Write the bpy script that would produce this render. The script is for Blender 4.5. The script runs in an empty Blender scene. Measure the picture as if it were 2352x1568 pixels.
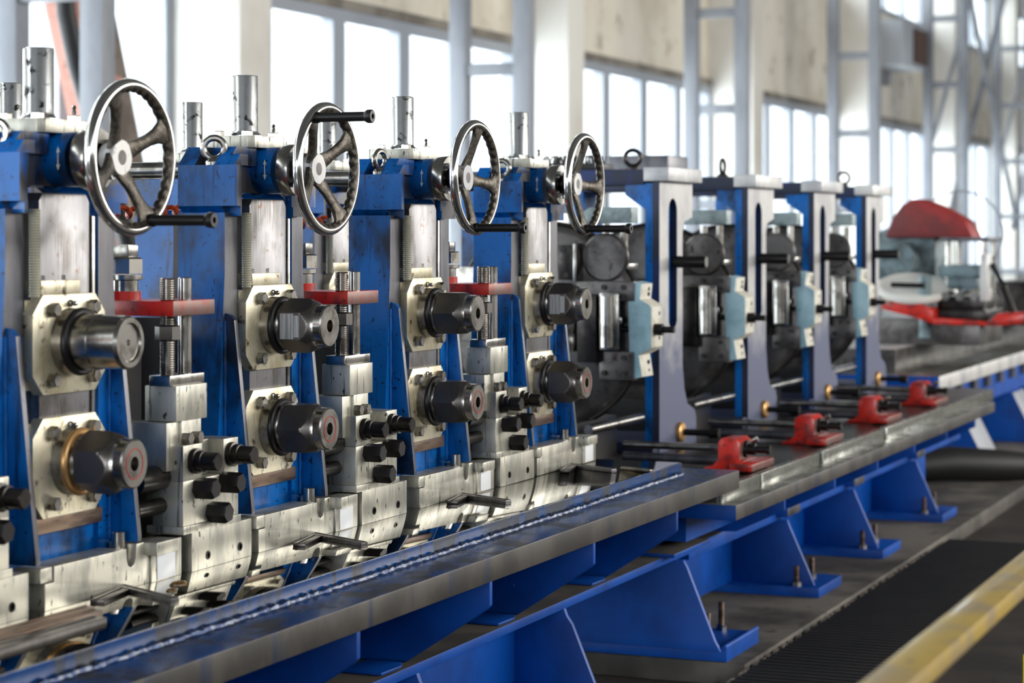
import bpy, bmesh, math, random
from mathutils import Vector, Matrix
random.seed(7)
sc = bpy.context.scene
COL = sc.collection
PI = math.pi

# ------------------------------------------------------------------ materials
def lin(c):
    return tuple(((v/255)/12.92 if v/255 <= .04045 else ((v/255+.055)/1.055)**2.4) for v in c) + (1.0,)

def M(name, a, b=None, sc1=(8, 8, 8), thr=(.42, .62), rough=.5, rough2=None, met=0.0, met2=None,
      speck=None, spsc=60, spthr=(.6, .68), streak=None, stsc=(60, 60, 3), stthr=(.55, .72),
      bump=0.0, bsc=200, coat=0.0, spec=.5, detail=4, zmix=None):
    m = bpy.data.materials.new(name); m.use_nodes = True
    nt = m.node_tree; N = nt.nodes; Lk = nt.links
    N.clear()
    out = N.new('ShaderNodeOutputMaterial'); p = N.new('ShaderNodeBsdfPrincipled')
    Lk.new(p.outputs[0], out.inputs[0])
    p.inputs['Roughness'].default_value = rough; p.inputs['Metallic'].default_value = met
    p.inputs['Specular IOR Level'].default_value = spec
    p.inputs['Coat Weight'].default_value = coat; p.inputs['Coat Roughness'].default_value = .08
    p.inputs['Base Color'].default_value = lin(a)
    geo = N.new('ShaderNodeNewGeometry')
    def noise(scale, t, det=detail):
        mp = N.new('ShaderNodeMapping'); mp.inputs['Scale'].default_value = scale if isinstance(scale, tuple) else (scale,)*3
        Lk.new(geo.outputs['Position'], mp.inputs['Vector'])
        n = N.new('ShaderNodeTexNoise'); n.inputs['Scale'].default_value = 1.0; n.inputs['Detail'].default_value = det
        n.inputs['Roughness'].default_value = .6
        Lk.new(mp.outputs[0], n.inputs['Vector'])
        r = N.new('ShaderNodeMapRange'); r.interpolation_type = 'SMOOTHSTEP'
        r.inputs['From Min'].default_value = t[0]; r.inputs['From Max'].default_value = t[1]
        Lk.new(n.outputs['Fac'], r.inputs['Value'])
        return r.outputs[0], n.outputs['Fac']
    cur = None
    def mix(fac, colour, prev):
        x = N.new('ShaderNodeMix'); x.data_type = 'RGBA'
        Lk.new(fac, x.inputs[0])
        if prev is None: x.inputs[6].default_value = lin(a)
        else: Lk.new(prev, x.inputs[6])
        x.inputs[7].default_value = lin(colour)
        return x.outputs[2]
    if b is not None:
        f, raw = noise(sc1, thr); cur = mix(f, b, cur)
        if rough2 is not None:
            r = N.new('ShaderNodeMapRange'); r.inputs['To Min'].default_value = rough; r.inputs['To Max'].default_value = rough2
            Lk.new(f, r.inputs['Value']); Lk.new(r.outputs[0], p.inputs['Roughness'])
        if met2 is not None:
            r = N.new('ShaderNodeMapRange'); r.inputs['To Min'].default_value = met; r.inputs['To Max'].default_value = met2
            Lk.new(f, r.inputs['Value']); Lk.new(r.outputs[0], p.inputs['Metallic'])
    if streak is not None:
        f, raw = noise(stsc, stthr, 2); cur = mix(f, streak, cur)
    if speck is not None:
        f, raw = noise(spsc, spthr, 3); cur = mix(f, speck, cur)
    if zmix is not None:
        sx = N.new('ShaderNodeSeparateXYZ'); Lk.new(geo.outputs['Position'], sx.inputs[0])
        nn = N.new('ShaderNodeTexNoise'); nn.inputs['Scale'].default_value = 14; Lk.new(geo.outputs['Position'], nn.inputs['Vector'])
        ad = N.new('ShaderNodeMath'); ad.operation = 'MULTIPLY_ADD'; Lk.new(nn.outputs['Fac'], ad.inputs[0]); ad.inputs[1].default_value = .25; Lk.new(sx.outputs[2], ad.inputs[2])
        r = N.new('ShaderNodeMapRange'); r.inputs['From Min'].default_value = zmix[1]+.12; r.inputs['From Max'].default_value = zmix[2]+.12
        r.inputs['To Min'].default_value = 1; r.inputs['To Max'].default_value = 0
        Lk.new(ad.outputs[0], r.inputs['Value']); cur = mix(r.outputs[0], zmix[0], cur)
    if cur is not None: Lk.new(cur, p.inputs['Base Color'])
    if bump > 0:
        f, raw = noise(bsc, (0, 1), 2)
        bm_ = N.new('ShaderNodeBump'); bm_.inputs['Strength'].default_value = bump; bm_.inputs['Distance'].default_value = .002
        Lk.new(raw, bm_.inputs['Height']); Lk.new(bm_.outputs[0], p.inputs['Normal'])
    return m

BLUE = M('worn_blue_paint', (0, 104, 188), (14, 32, 54), (9, 9, 5), (.43, .68), .34, .28, streak=(8, 50, 104), stsc=(70, 70, 5), stthr=(.55, .75), speck=(12, 18, 34), spsc=90, spthr=(.62, .7), coat=.1, spec=.35)
BLUE2 = M('clean_blue_paint', (0, 76, 168), (0, 60, 138), (5, 5, 5), (.4, .65), .45, spec=.25, speck=(120, 140, 170), spsc=70, spthr=(.755, .77))
BLUEOIL = M('oily_blue_paint', (0, 62, 124), (30, 38, 56), (12, 12, 4), (.42, .62), .2, .32, streak=(24, 24, 28), stsc=(40, 60, 6), stthr=(.58, .7), coat=.12, bump=.15, bsc=120)
BLUEWORN = M('rubbed_blue_paint', (92, 90, 92), (0, 84, 164), (14, 14, 14), (.48, .62), .34, .4, met=.35, met2=0, streak=(34, 42, 60), stsc=(30, 30, 16), stthr=(.54, .7))
NAVY = M('dark_navy_paint', (22, 32, 58), (14, 40, 100), (6, 6, 6), (.5, .7), .5)
GREYFACE = M('bare_grey_steel_face', (104, 102, 106), (68, 70, 78), (12, 12, 3), (.4, .65), .36, met=.55, speck=(58, 60, 70), spsc=120, spthr=(.64, .72))
PALEFACE = M('pale_ground_steel', (205, 203, 200), (168, 168, 172), (6, 6, 4), (.4, .65), .42, met=.25, speck=(120, 116, 110), spsc=80, spthr=(.64, .72))
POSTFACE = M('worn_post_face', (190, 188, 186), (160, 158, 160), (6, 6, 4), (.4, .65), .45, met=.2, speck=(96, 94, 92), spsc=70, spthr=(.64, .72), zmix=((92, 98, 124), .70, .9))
CREAM = M('ground_steel_plate', (212, 204, 180), (176, 164, 132), (14, 14, 12), (.42, .66), .38, met=.55, met2=.4, speck=(84, 72, 54), spsc=42, spthr=(.58, .72), streak=(150, 140, 118), stsc=(90, 90, 10), stthr=(.6, .78))
BLOCK = M('milled_steel_block', (200, 196, 182), (158, 156, 146), (22, 22, 6), (.4, .66), .36, met=.62, met2=.5, speck=(50, 48, 46), spsc=(90, 90, 40), spthr=(.62, .72), streak=(108, 108, 104), stsc=(110, 110, 9), stthr=(.58, .75))
CHROME = M('chrome', (222, 224, 224), (140, 140, 138), (34, 34, 12), (.5, .66), .2, .34, met=.9, speck=(58, 58, 56), spsc=46, spthr=(.56, .68))  # dark mottling in the colour imitates broken reflections
GLINT = M('painted_glint', (244, 246, 248), None, rough=.3, met=0)  # matte white that imitates a bright reflection
WELD = M('glossy_weld_metal', (86, 92, 106), (20, 44, 86), (70, 70, 70), (.4, .58), .3, .4, met=.6)
WHEEL = M('polished_wheel_rim', (205, 203, 200), None, rough=.14, met=1.0)
CAST = M('cast_iron_spoke', (98, 92, 84), (70, 65, 59), (120, 120, 120), (.4, .6), .42, met=.8, bump=.3, bsc=400)
STEEL = M('machined_steel', (176, 172, 166), (126, 122, 116), (20, 20, 20), (.45, .65), .24, met=1.0)
MILLED = M('fresh_milled_flat', (196, 198, 198), (150, 150, 150), (10, 300, 10), (.4, .6), .42, met=.4)
SLAB = M('scratched_spacer_plate', (136, 134, 136), (98, 94, 92), (14, 14, 8), (.4, .65), .34, met=.75, speck=(104, 74, 54), spsc=38, spthr=(.6, .72), streak=(158, 158, 160), stsc=(260, 260, 10), stthr=(.5, .85))
DARK = M('dark_machined_steel', (66, 62, 60), (46, 43, 42), (20, 20, 20), (.4, .6), .3, met=.85)
HEX = M('blackened_hex_steel', (108, 103, 100), (98, 94, 91), (12, 12, 12), (.4, .6), .36, met=.9)
BLACKOX = M('black_oxide', (34, 32, 32), None, rough=.38, met=.5)
RUBBER = M('black_rubber', (16, 16, 17), None, rough=.55)
RODS = M('threaded_rod_zinc', (226, 222, 200), None, rough=.3, met=.6)
RED = M('red_paint', (208, 32, 8), (116, 22, 14), (18, 18, 18), (.45, .68), .34, speck=(44, 20, 18), spsc=70, spthr=(.6, .7), coat=.2)
REDDULL = M('hazed_red_paint', (146, 34, 32), (104, 30, 30), (6, 6, 6), (.4, .65), .55)  # red dulled in the colour to imitate haze over the far machine
REDBARE = M('red_stained_bare_steel', (116, 90, 84), (132, 66, 56), (30, 30, 30), (.45, .65), .4, met=.6)
REDMARK = M('red_mark_paint', (190, 40, 36), None, rough=.5)
BRASS = M('brass', (206, 160, 104), None, rough=.35, met=.7)
RUST = M('rusty_brown_steel', (122, 100, 82), (80, 62, 50), (10, 30, 60), (.4, .62), .4, met=.55)
ORANGE = M('orange_plastic', (190, 70, 18), (110, 38, 14), (60, 60, 60), (.45, .6), .4)
TABLE = M('oily_table_steel', (168, 166, 158), (124, 126, 126), (5, 5, 5), (.5, .75), .03, .07, met=1.0, speck=(70, 68, 66), spsc=30, spthr=(.74, .8))
LEDGE = M('grey_dirty_plate_edge', (84, 79, 74), (58, 55, 53), (7, 7, 5), (.38, .62), .46, met=.35, streak=(40, 50, 74), stsc=(14, 14, 2), stthr=(.58, .72), speck=(44, 40, 38), spsc=140, spthr=(.64, .72))
PALELEDGE = M('bright_oily_ledge', (168, 168, 160), (120, 120, 114), (12, 12, 12), (.4, .6), .2, .32, met=.7, speck=(60, 58, 54), spsc=90, spthr=(.62, .72))
DARKTOP = M('dark_oily_bed_top', (52, 46, 44), (32, 30, 30), (9, 9, 9), (.4, .6), .3, met=.3)
FLANGETOP = M('dusty_flange_top', (74, 68, 60), (52, 48, 44), (6, 6, 6), (.4, .6), .7)
DISC = M('worn_steel_disc', (108, 104, 102), (70, 66, 64), (9, 9, 9), (.4, .64), .36, met=.75, speck=(52, 42, 36), spsc=30, spthr=(.6, .74))
PALEBLUE = M('pale_blue_paint', (170, 206, 218), (138, 176, 188), (10, 10, 10), (.4, .65), .42, speck=(96, 116, 122), spsc=70, spthr=(.66, .74))
GREYBLUE = M('grey_blue_machine_paint', (118, 138, 144), (74, 88, 92), (12, 12, 12), (.4, .64), .45)
YOKE = M('pale_grey_blue_paint', (158, 174, 176), (116, 130, 132), (12, 12, 12), (.42, .64), .45, speck=(70, 78, 80), spsc=50, spthr=(.62, .72))
CREAMPAINT = M('cream_paint', (214, 210, 196), (180, 174, 158), (16, 16, 16), (.45, .66), .45)
CONC = M('concrete', (106, 100, 92), (48, 44, 40), (2.2, 2.2, 2.2), (.35, .65), .7, speck=(40, 36, 32), spsc=9, spthr=(.58, .72), bump=.4, bsc=60)
FLOOR = M('dark_stained_floor', (62, 53, 47), (36, 31, 29), (3, 3, 3), (.35, .65), .62, speck=(30, 26, 24), spsc=30, spthr=(.6, .7), bump=.3, bsc=60)
MAT_ = M('black_ribbed_mat', (28, 25, 24), (17, 15, 15), (6, 6, 6), (.4, .6), .6)
YELLOW = M('worn_yellow_paint', (206, 172, 76), (176, 152, 110), (9, 9, 9), (.42, .62), .36, speck=(128, 104, 66), spsc=26, spthr=(.62, .74), coat=.2)
YELLOW2 = M('bright_yellow_paint', (226, 200, 10), None, rough=.5)
PLASTER = M('stained_plaster', (226, 220, 206), (200, 190, 172), (.9, .9, .5), (.4, .68), .85, speck=(160, 148, 132), spsc=2.6, spthr=(.56, .74))
WHITE = M('whitewashed_concrete', (226, 224, 218), (206, 202, 194), (1.2, 1.2, .6), (.45, .68), .8)
CEIL = M('roof_sheet', (84, 84, 84), None, rough=.8)
DIMWALL = M('darkened_hall_wall', (88, 84, 80), (70, 66, 62), (1, 1, 1), (.4, .6), .85)  # unseen walls, coloured dark to cut the fill light
GREYPAINT = M('grey_blue_column_paint', (142, 146, 154), (122, 126, 134), (3, 3, 1), (.42, .64), .5)
FRAME = M('window_frame_paint', (150, 156, 166), None, rough=.5)
LINTEL = M('stained_lintel', (140, 134, 124), (110, 104, 96), (2, 2, 2), (.4, .6), .8)
PINK = M('faded_pink_paint', (196, 140, 124), (160, 108, 94), (4, 4, 4), (.42, .62), .6)
BROWNGREY = M('grey_brown_beam', (120, 108, 98), (92, 82, 74), (4, 4, 4), (.4, .6), .7)
GREASE = M('amber_grease', (128, 96, 36), (92, 64, 20), (60, 60, 60), (.4, .6), .15)
HEATER = M('grey_sheet_metal', (176, 182, 190), None, rough=.45, met=.2)
CARTON = M('brown_heater_grille', (88, 66, 54), None, rough=.7)

def glass_mat():
    m = bpy.data.materials.new('window_glass'); m.use_nodes = True
    nt = m.node_tree; nt.nodes.clear()
    o = nt.nodes.new('ShaderNodeOutputMaterial'); mx = nt.nodes.new('ShaderNodeMixShader')
    t = nt.nodes.new('ShaderNodeBsdfTransparent'); g = nt.nodes.new('ShaderNodeBsdfGlossy')
    t.inputs[0].default_value = (.93, .96, .97, 1); g.inputs['Roughness'].default_value = .03
    mx.inputs[0].default_value = .06
    nt.links.new(t.outputs[0], mx.inputs[1]); nt.links.new(g.outputs[0], mx.inputs[2]); nt.links.new(mx.outputs[0], o.inputs[0])
    return m
GLASS = glass_mat()

# ------------------------------------------------------------------ mesh builder
def frame(d):
    d = Vector(d).normalized()
    up = Vector((0, 0, 1)) if abs(d.z) < .9 else Vector((1, 0, 0))
    u = up.cross(d).normalized(); v = d.cross(u).normalized()
    return u, v, d

class MB:
    def __init__(s): s.bm = bmesh.new()
    def _merge(s, t, mi, bev, seg=2):
        if bev > 0:
            bmesh.ops.recalc_face_normals(t, faces=t.faces)
            es = [e for e in t.edges if len(e.link_faces) == 2 and e.calc_face_angle(0) > .5]
            bmesh.ops.bevel(t, geom=es, offset=bev, segments=seg, affect='EDGES', profile=.6)
        bmesh.ops.recalc_face_normals(t, faces=t.faces)
        for f in t.faces: f.material_index = mi
        me = bpy.data.meshes.new('tmp'); t.to_mesh(me); t.free()
        s.bm.from_mesh(me); bpy.data.meshes.remove(me)
        return s
    def box(s, x0, x1, y0, y1, z0, z1, bev=0.0, mi=0):
        return s.prism([(x0, y0), (x1, y0), (x1, y1), (x0, y1)], 'z', z0, z1, bev, mi)
    def prism(s, poly, ax, a, b, bev=0.0, mi=0):
        t = bmesh.new()
        def mk(p, h):
            return {'x': (h, p[0], p[1]), 'y': (p[0], h, p[1]), 'z': (p[0], p[1], h)}[ax]
        v0 = [t.verts.new(mk(p, a)) for p in poly]; v1 = [t.verts.new(mk(p, b)) for p in poly]
        n = len(poly)
        t.faces.new(v0); t.faces.new(v1[::-1])
        for i in range(n): t.faces.new((v0[i], v0[(i+1) % n], v1[(i+1) % n], v1[i]))
        return s._merge(t, mi, bev)
    def lathe(s, prof, c, d, n=24, mi=0, ang=0.0, bev=0.0, caps=True):
        u, v, d = frame(d); c = Vector(c); t = bmesh.new(); rings = []
        for (h, r) in prof:
            if r <= 1e-6: rings.append([t.verts.new(c + d*h)])
            else: rings.append([t.verts.new(c + d*h + (u*math.cos(ang+2*PI*i/n) + v*math.sin(ang+2*PI*i/n))*r) for i in range(n)])
        for A, B in zip(rings, rings[1:]):
            for i in range(n):
                j = (i+1) % n
                if len(A) == 1 and len(B) == 1: continue
                if len(A) == 1: t.faces.new((A[0], B[i], B[j]))
                elif len(B) == 1: t.faces.new((A[i], B[0], A[j]))
                else: t.faces.new((A[i], B[i], B[j], A[j]))
        if caps:
            if len(rings[0]) > 2: t.faces.new(rings[0][::-1])
            if len(rings[-1]) > 2: t.faces.new(rings[-1])
        return s._merge(t, mi, bev)
    def cyl(s, p, q, r, n=20, mi=0, bev=0.0, r2=None):
        p = Vector(p); q = Vector(q); L = (q-p).length; r2 = r if r2 is None else r2
        pr = [(0, r-bev), (bev, r), (L-bev, r2), (L, r2-bev)] if bev > 0 else [(0, r), (L, r2)]
        return s.lathe(pr, p, q-p, n, mi)
    def hexa(s, p, q, r, mi=0, ang=0.0, ch=.12):
        p = Vector(p); q = Vector(q); L = (q-p).length
        return s.lathe([(0, r), (L*(1-ch), r), (L, r*.88)], p, q-p, 6, mi, ang)
    def thread(s, p, q, r, pitch=.0026, mi=0, n=14):
        p = Vector(p); q = Vector(q); L = (q-p).length; k = max(4, int(L/pitch)); pr = []
        for i in range(k):
            pr += [(L*i/k, r*.86), (L*(i+.5)/k, r)]
        pr.append((L, r*.86))
        return s.lathe(pr, p, q-p, n, mi)
    def ring(s, c, d, R, r, nR=48, nr=12, mi=0, squash=1.0, fn=None):
        u, v, d = frame(d); c = Vector(c); t = bmesh.new(); rings = []
        for i in range(nR):
            a = 2*PI*i/nR; e = u*math.cos(a) + v*math.sin(a); ro = []
            for j in range(nr):
                b = 2*PI*j/nr; rr = r if fn is None else r*fn(a, b)
                ro.append(t.verts.new(c + e*(R + math.cos(b)*rr*squash) + d*(math.sin(b)*rr)))
            rings.append(ro)
        for i in range(nR):
            A = rings[i]; B = rings[(i+1) % nR]
            for j in range(nr): t.faces.new((A[j], B[j], B[(j+1) % nr], A[(j+1) % nr]))
        return s._merge(t, mi, 0)
    def tube(s, pts, r, n=10, mi=0, fn=None):
        pts = [Vector(p) for p in pts]; t = bmesh.new(); rings = []
        for i, p in enumerate(pts):
            d = (pts[min(i+1, len(pts)-1)] - pts[max(i-1, 0)])
            u, v, d = frame(d); rr = r if fn is None else r*fn(i)
            rings.append([t.verts.new(p + (u*math.cos(2*PI*k/n) + v*math.sin(2*PI*k/n))*rr) for k in range(n)])
        for A, B in zip(rings, rings[1:]):
            for k in range(n): t.faces.new((A[k], B[k], B[(k+1) % n], A[(k+1) % n]))
        t.faces.new(rings[0][::-1]); t.faces.new(rings[-1])
        return s._merge(t, mi, 0)
    def bar(s, p, q, w, h, mi=0, bev=0.0, up=(0, 0, 1)):
        p = Vector(p); q = Vector(q); d = (q-p).normalized(); up = Vector(up)
        u = d.cross(up).normalized(); v = u.cross(d); t = bmesh.new()
        vs = [[t.verts.new(e + u*a*w/2 + v*b*h/2) for a, b in ((-1, -1), (1, -1), (1, 1), (-1, 1))] for e in (p, q)]
        t.faces.new(vs[0][::-1]); t.faces.new(vs[1])
        for i in range(4): t.faces.new((vs[0][i], vs[0][(i+1) % 4], vs[1][(i+1) % 4], vs[1][i]))
        return s._merge(t, mi, bev)
    def build(s, name, mats, parent=None, org=None, rule=None, smooth=30):
        bm = s.bm
        wp = Vector(parent['_o']) if parent is not None else Vector((0, 0, 0))
        o = Vector(org) if org is not None else (wp if parent is not None else Vector((0, 0, 0)))
        bmesh.ops.translate(bm, verts=bm.verts, vec=-o)
        if rule:
            bm.normal_update()
            for f in bm.faces:
                r = rule(f.normal) if rule.__code__.co_argcount == 1 or rule.__defaults__ else rule(f.normal, f.calc_center_median() + o)
                if r is not None: f.material_index = r
        me = bpy.data.meshes.new(name); bm.to_mesh(me); bm.free()
        if not isinstance(mats, (list, tuple)): mats = [mats]
        for m in mats: me.materials.append(m)
        me.polygons.foreach_set('use_smooth', [True]*len(me.polygons))
        me.set_sharp_from_angle(angle=math.radians(smooth))
        ob = bpy.data.objects.new(name, me); COL.objects.link(ob)
        if parent is not None: ob.parent = parent; ob.location = o - wp
        else: ob.location = o
        ob['_o'] = tuple(o)
        return ob

def tag(o, label=None, cat=None, group=None, kind=None):
    if label: o['label'] = label
    if cat: o['category'] = cat
    if group: o['group'] = group
    if kind: o['kind'] = kind
    return o
def thing(name, label, cat, loc, group=None):
    o = bpy.data.objects.new(name, None); COL.objects.link(o); o.location = loc; o['_o'] = tuple(loc)
    o.empty_display_size = .1
    return tag(o, label, cat, group)
def copy_tree(o, parent=None):
    c = o.copy(); COL.objects.link(c); c.parent = parent
    for ch in list(o.children): copy_tree(ch, c)
    return c
def front_rule(n, t=.8):
    return 1 if n.y < -t else None

# ------------------------------------------------------------------ camera
cam = bpy.data.cameras.new('camera'); co = bpy.data.objects.new('camera', cam); COL.objects.link(co)
PHI = math.atan(2080/5000)
co.location = (0, 0, 1.1); co.rotation_euler = (PI/2, 0, PHI - PI/2)
cam.sensor_width = 36; cam.lens = 36*5000/2352; cam.shift_y = -(784-535)/2352
cam.clip_start = .05; cam.clip_end = 300
cam.dof.use_dof = True; cam.dof.focus_distance = 4.3; cam.dof.aperture_fstop = 4.9
sc.camera = co

# ------------------------------------------------------------------ the hall
def struct(mb, name, mats, rule=None):
    return tag(mb.build(name, mats, rule=rule), kind='structure')
struct(MB().box(-15, 62, -7, 9.5, -.2, -.06), 'floor', FLOOR)
struct(MB().box(5.36, 13.5, 1.585, 3.4, -.06, 0.0, .008), 'floor_plinth', CONC)
struct(MB().box(-15, 62, -7, 9, 6.6, 6.8), 'ceiling', CEIL)
struct(MB().box(-15, 62, -6.3, -6.0, -.06, 1.8).box(-15, 62, -6.3, -6.0, 4.6, 6.6), 'wall_front', DIMWALL)
struct(MB().box(-14.3, -14, -6.3, -3.2, -.06, 6.6).box(-14.3, -14, 4.6, 8, -.06, 6.6).box(-14.3, -14, -3.2, 4.6, 4.6, 6.6), 'wall_left', DIMWALL)
struct(MB().box(58, 58.3, -6.3, 8, -.06, 6.6), 'wall_right', PLASTER)
wb = MB().box(-14, 58, 7.75, 8.1, -.06, .2).box(-14, 58, 7.75, 8.1, 2.86, 4.55).box(-14, 58, 7.75, 8.1, 5.7, 6.6)
struct(wb, 'wall_back', PLASTER)
PX0, PP = 12.62, 6.03
trim = 0
for k in range(-4, 8):
    x = PX0 + PP*k
    trim += 1
    struct(MB().box(x, x+.43, 7.2, 7.9, -.06, 6.6, .01), 'trim_%d' % trim, WHITE)
for k in range(-4, 7):
    x = PX0 + PP*k + .43; x2 = PX0 + PP*(k+1)
    mb = MB().box(x, x2, 7.72, 7.84, 2.74, 2.86).box(x, x2, 7.72, 7.84, .2, .28)
    for off in (1.17, 2.35, 3.53, 4.71):
        mb.box(x+off-.43, x+off-.43+.21, 7.722, 7.838, .28, 2.74)
    mb.box(x, x+.08, 7.722, 7.838, .28, 2.74).box(x2-.08, x2, 7.722, 7.838, .28, 2.74)
    w = mb.build('window_%d' % (k+8), FRAME); tag(w, kind='structure')
    MB().box(x, x2, 7.775, 7.785, .22, 2.8).build('glazing', GLASS, w)
    mb = MB().box(x, x2, 7.74, 7.84, 4.55, 4.63).box(x, x2, 7.74, 7.84, 5.62, 5.7)
    for off in (0, 1.35, 2.75, 4.15, 5.5): mb.box(x+off, x+off+.09, 7.742, 7.838, 4.63, 5.62)
    w = mb.build('window_%d' % (k+28), FRAME); tag(w, kind='structure')
    MB().box(x, x2, 7.775, 7.785, 4.58, 5.68).build('glazing', GLASS, w)
    trim += 1
    struct(MB().box(x, x2, 7.70, 7.75, 2.84, 2.92), 'trim_%d' % trim, LINTEL)

# lattice columns
ords = ['behind the first roll stand', 'between the second and third handwheels', 'beside the first turks head stand', 'carrying the grey heater box', 'beyond the red machine', 'just past the heater bay', 'far down the hall', 'at the far end of the hall']
for i in range(7):
    x = 9.84 + 6.02*i
    r = thing('lattice_column', 'grey steel lattice column %s' % ['behind the first handwheel', 'behind the third handwheel', 'rising between the first and second slotted posts', 'standing beside the grey wall heater', 'behind the red domed machine', 'next in the row past the red domed machine', 'last one visible down the hall'][i], 'column', (x+.1, 6.8, -.06), 'grey lattice columns along the window wall')
    for y in (6.45, 7.0):
        MB().box(x, x+.13, y, y+.145, -.06, 6.6, .008).build('chord', GREYPAINT, r)
    for z in (.35, 1.35, 2.35, 3.36, 4.4, 5.4):
        MB().box(x+.02, x+.11, 6.595, 7.0, z, z+.1, .006).build('rung', GREYPAINT, r)
    if i in (4, 5):
        MB().bar((x+.16, 6.68, 5.9), (x+5.98, 6.68, 1.2), .07, .1).build('cross_brace', GREYPAINT, r)
        MB().bar((x+.16, 6.8, 1.2), (x+5.98, 6.8, 5.9), .07, .1).build('cross_brace', GREYPAINT, r)
    if i >= 4:
        MB().bar((x+.06, 6.5, 4.4), (x+.06, 7.05, 2.4), .05, .06).build('brace', GREYPAINT, r)
# heater on the wall
h = thing('wall_heater', 'grey sheet metal heater box hung high on the far wall', 'heater', (33, 7.3, 3.6))
MB().box(32.3, 33.9, 7.1, 7.74, 3.62, 4.3, .03).build('casing', HEATER, h)
MB().box(33.0, 33.85, 7.06, 7.1, 3.7, 4.22).build('grille', CARTON, h)
for bx_ in (32.5, 33.6): MB().box(bx_, bx_+.1, 7.6, 7.75, 3.4, 3.66).build('bracket', GREYPAINT, h)
# leaning conveyor frame and cable far left
r = thing('leaning_conveyor', 'faded pink conveyor frame leaning by the window behind first column', 'conveyor', (11, 7.3, -.06))
MB().bar((10.55, 7.35, 3.2), (11.55, 7.3, .3), .28, .1, up=(0, 1, 0)).build('side_plate', PINK, r)
MB().bar((11.15, 7.55, 3.3), (12.2, 7.5, .2), .22, .12, up=(0, 1, 0)).build('rail', BROWNGREY, r)
MB().bar((10.62, 7.2, 2.08), (11.2, 7.2, 2.0), .05, .05, up=(0, 1, 0)).build('rung', PINK, r)
MB().bar((11.4, 7.32, .7), (11.55, 7.3, -.06), .2, .1, up=(0, 1, 0)).build('foot', PINK, r)
tag(MB().tube([(10.40, 7.1, 3.4), (10.43, 7.1, 2.7), (10.46, 7.1, 2.35), (10.57, 7.1, 2.06), (10.74, 7.1, 1.74), (10.98, 7.1, 1.3), (11.3, 7.1, .6), (11.45, 7.1, -.03)], .055, 12).build('black_cable', RUBBER), 'thick black cable hanging in a curve beside the pink conveyor frame', 'cable')

# ------------------------------------------------------------------ near mill bed
bed = thing('mill_bed', 'long blue and grey mill bed carrying the four handwheel stands', 'machine bed', (3.6, 2.2, .26))
XL = 1.5
def toprule(n):
    return 0 if n.z > .8 else 1
MB().box(XL, 5.205, 1.703, 2.95, .495, .525, .003).build('top_plate', [TABLE, BLUEOIL], bed, rule=toprule)
wpts = []; k = 0
x = XL
while x < 5.2:
    wpts.append((x, 1.699 + random.uniform(-.001, .001), .4965 + random.uniform(-.001, .001))); x += .012
MB().tube(wpts, .006, 8, fn=lambda i: 1 + .25*math.sin(i*2.1) + random.uniform(-.2, .2)).build('weld_bead', WELD, bed)
MB().box(XL, 5.36, 1.60, 2.95, .447, .4945, .003).build('ledge_plate', [BLUEOIL, LEDGE], bed, rule=toprule)
MB().box(XL, 5.2, 1.92, 2.8, .279, .447).build('beam', BLUE2, bed)
for i, xb in enumerate((1.535, 2.093, 2.651, 3.21, 3.766, 4.324, 4.884)):
    MB().prism([(1.612, .447), (1.612, .398), (1.62, .39), (1.788, .279), (1.92, .279), (1.92, .447)], 'x', xb, xb+.014, .002).build('bracket', BLUE2, bed)
    MB().prism([(xb-.13, 1.775), (xb-.05, 1.772), (xb-.02, 1.785), (xb-.02, 1.86), (xb-.13, 1.86)], 'z', .2785, .284, .002).build('shim_plate', BLUE2, bed)
base = thing('machine_base', 'bright blue welded base frame under the handwheel stands', 'base frame', (3.6, 2.1, -.06))
MB().box(XL, 5.52, 1.765, 2.7, .258, .278, .002).build('flange', [BLUE2, FLANGETOP], base, rule=lambda n: 1 if n.z > .8 else None)
MB().box(XL, 4.57, 1.89, 1.92, -.06, .258).build('web', BLUE2, base)
for (a, b) in ((3.42, .0), (3.47, .0), (3.53, .01)):
    MB().prism([(a+.0, .05), (a+.022, .05), (a+.022, .17), (a+.018, .178), (a+.011, .181), (a+.004, .178), (a, .17)], 'y', 1.884, 1.893).build('web_slot', RUBBER, base)
for xg in (2.22, 3.0, 3.78, 4.56):
    MB().prism([(1.89, .258), (1.772, .258), (1.765, .240), (1.752, .222), (1.64, -.045), (1.64, -.06), (1.89, -.06)], 'x', xg, xg+.014, .0015).build('gusset', [BLUE2], base)
MB().prism([(2.6, .258), (1.745, .258), (1.735, .24), (1.66, .055), (1.645, .03), (2.6, .03)], 'x', 5.34, 5.356, .0015).build('gusset', BLUE2, base)
MB().box(5.24, 5.54, 1.735, 1.9, .278, .288, .002).build('end_pad', [BLUE2, FLANGETOP], base, rule=lambda n: 1 if n.z > .8 else None)
MB().prism([(1.635, .0), (2.6, .0), (2.6, .03), (1.66, .03), (1.64, .045), (1.635, .04)], 'x', 5.362, 5.66, .002).build('foot_plate', BLUE2, base)
def anchor(x, y, z, parent, hh=.075):
    b = MB().thread((x, y, z), (x, y, z+hh), .0085, .004).build('anchor_bolt', RUST, parent)
    MB().hexa((x, y, z), (x, y, z+.014), .015).build('nut', STEEL, b)
anchor(5.46, 1.717, .03, base); anchor(5.66-.02, 1.735, .03, base)

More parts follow.
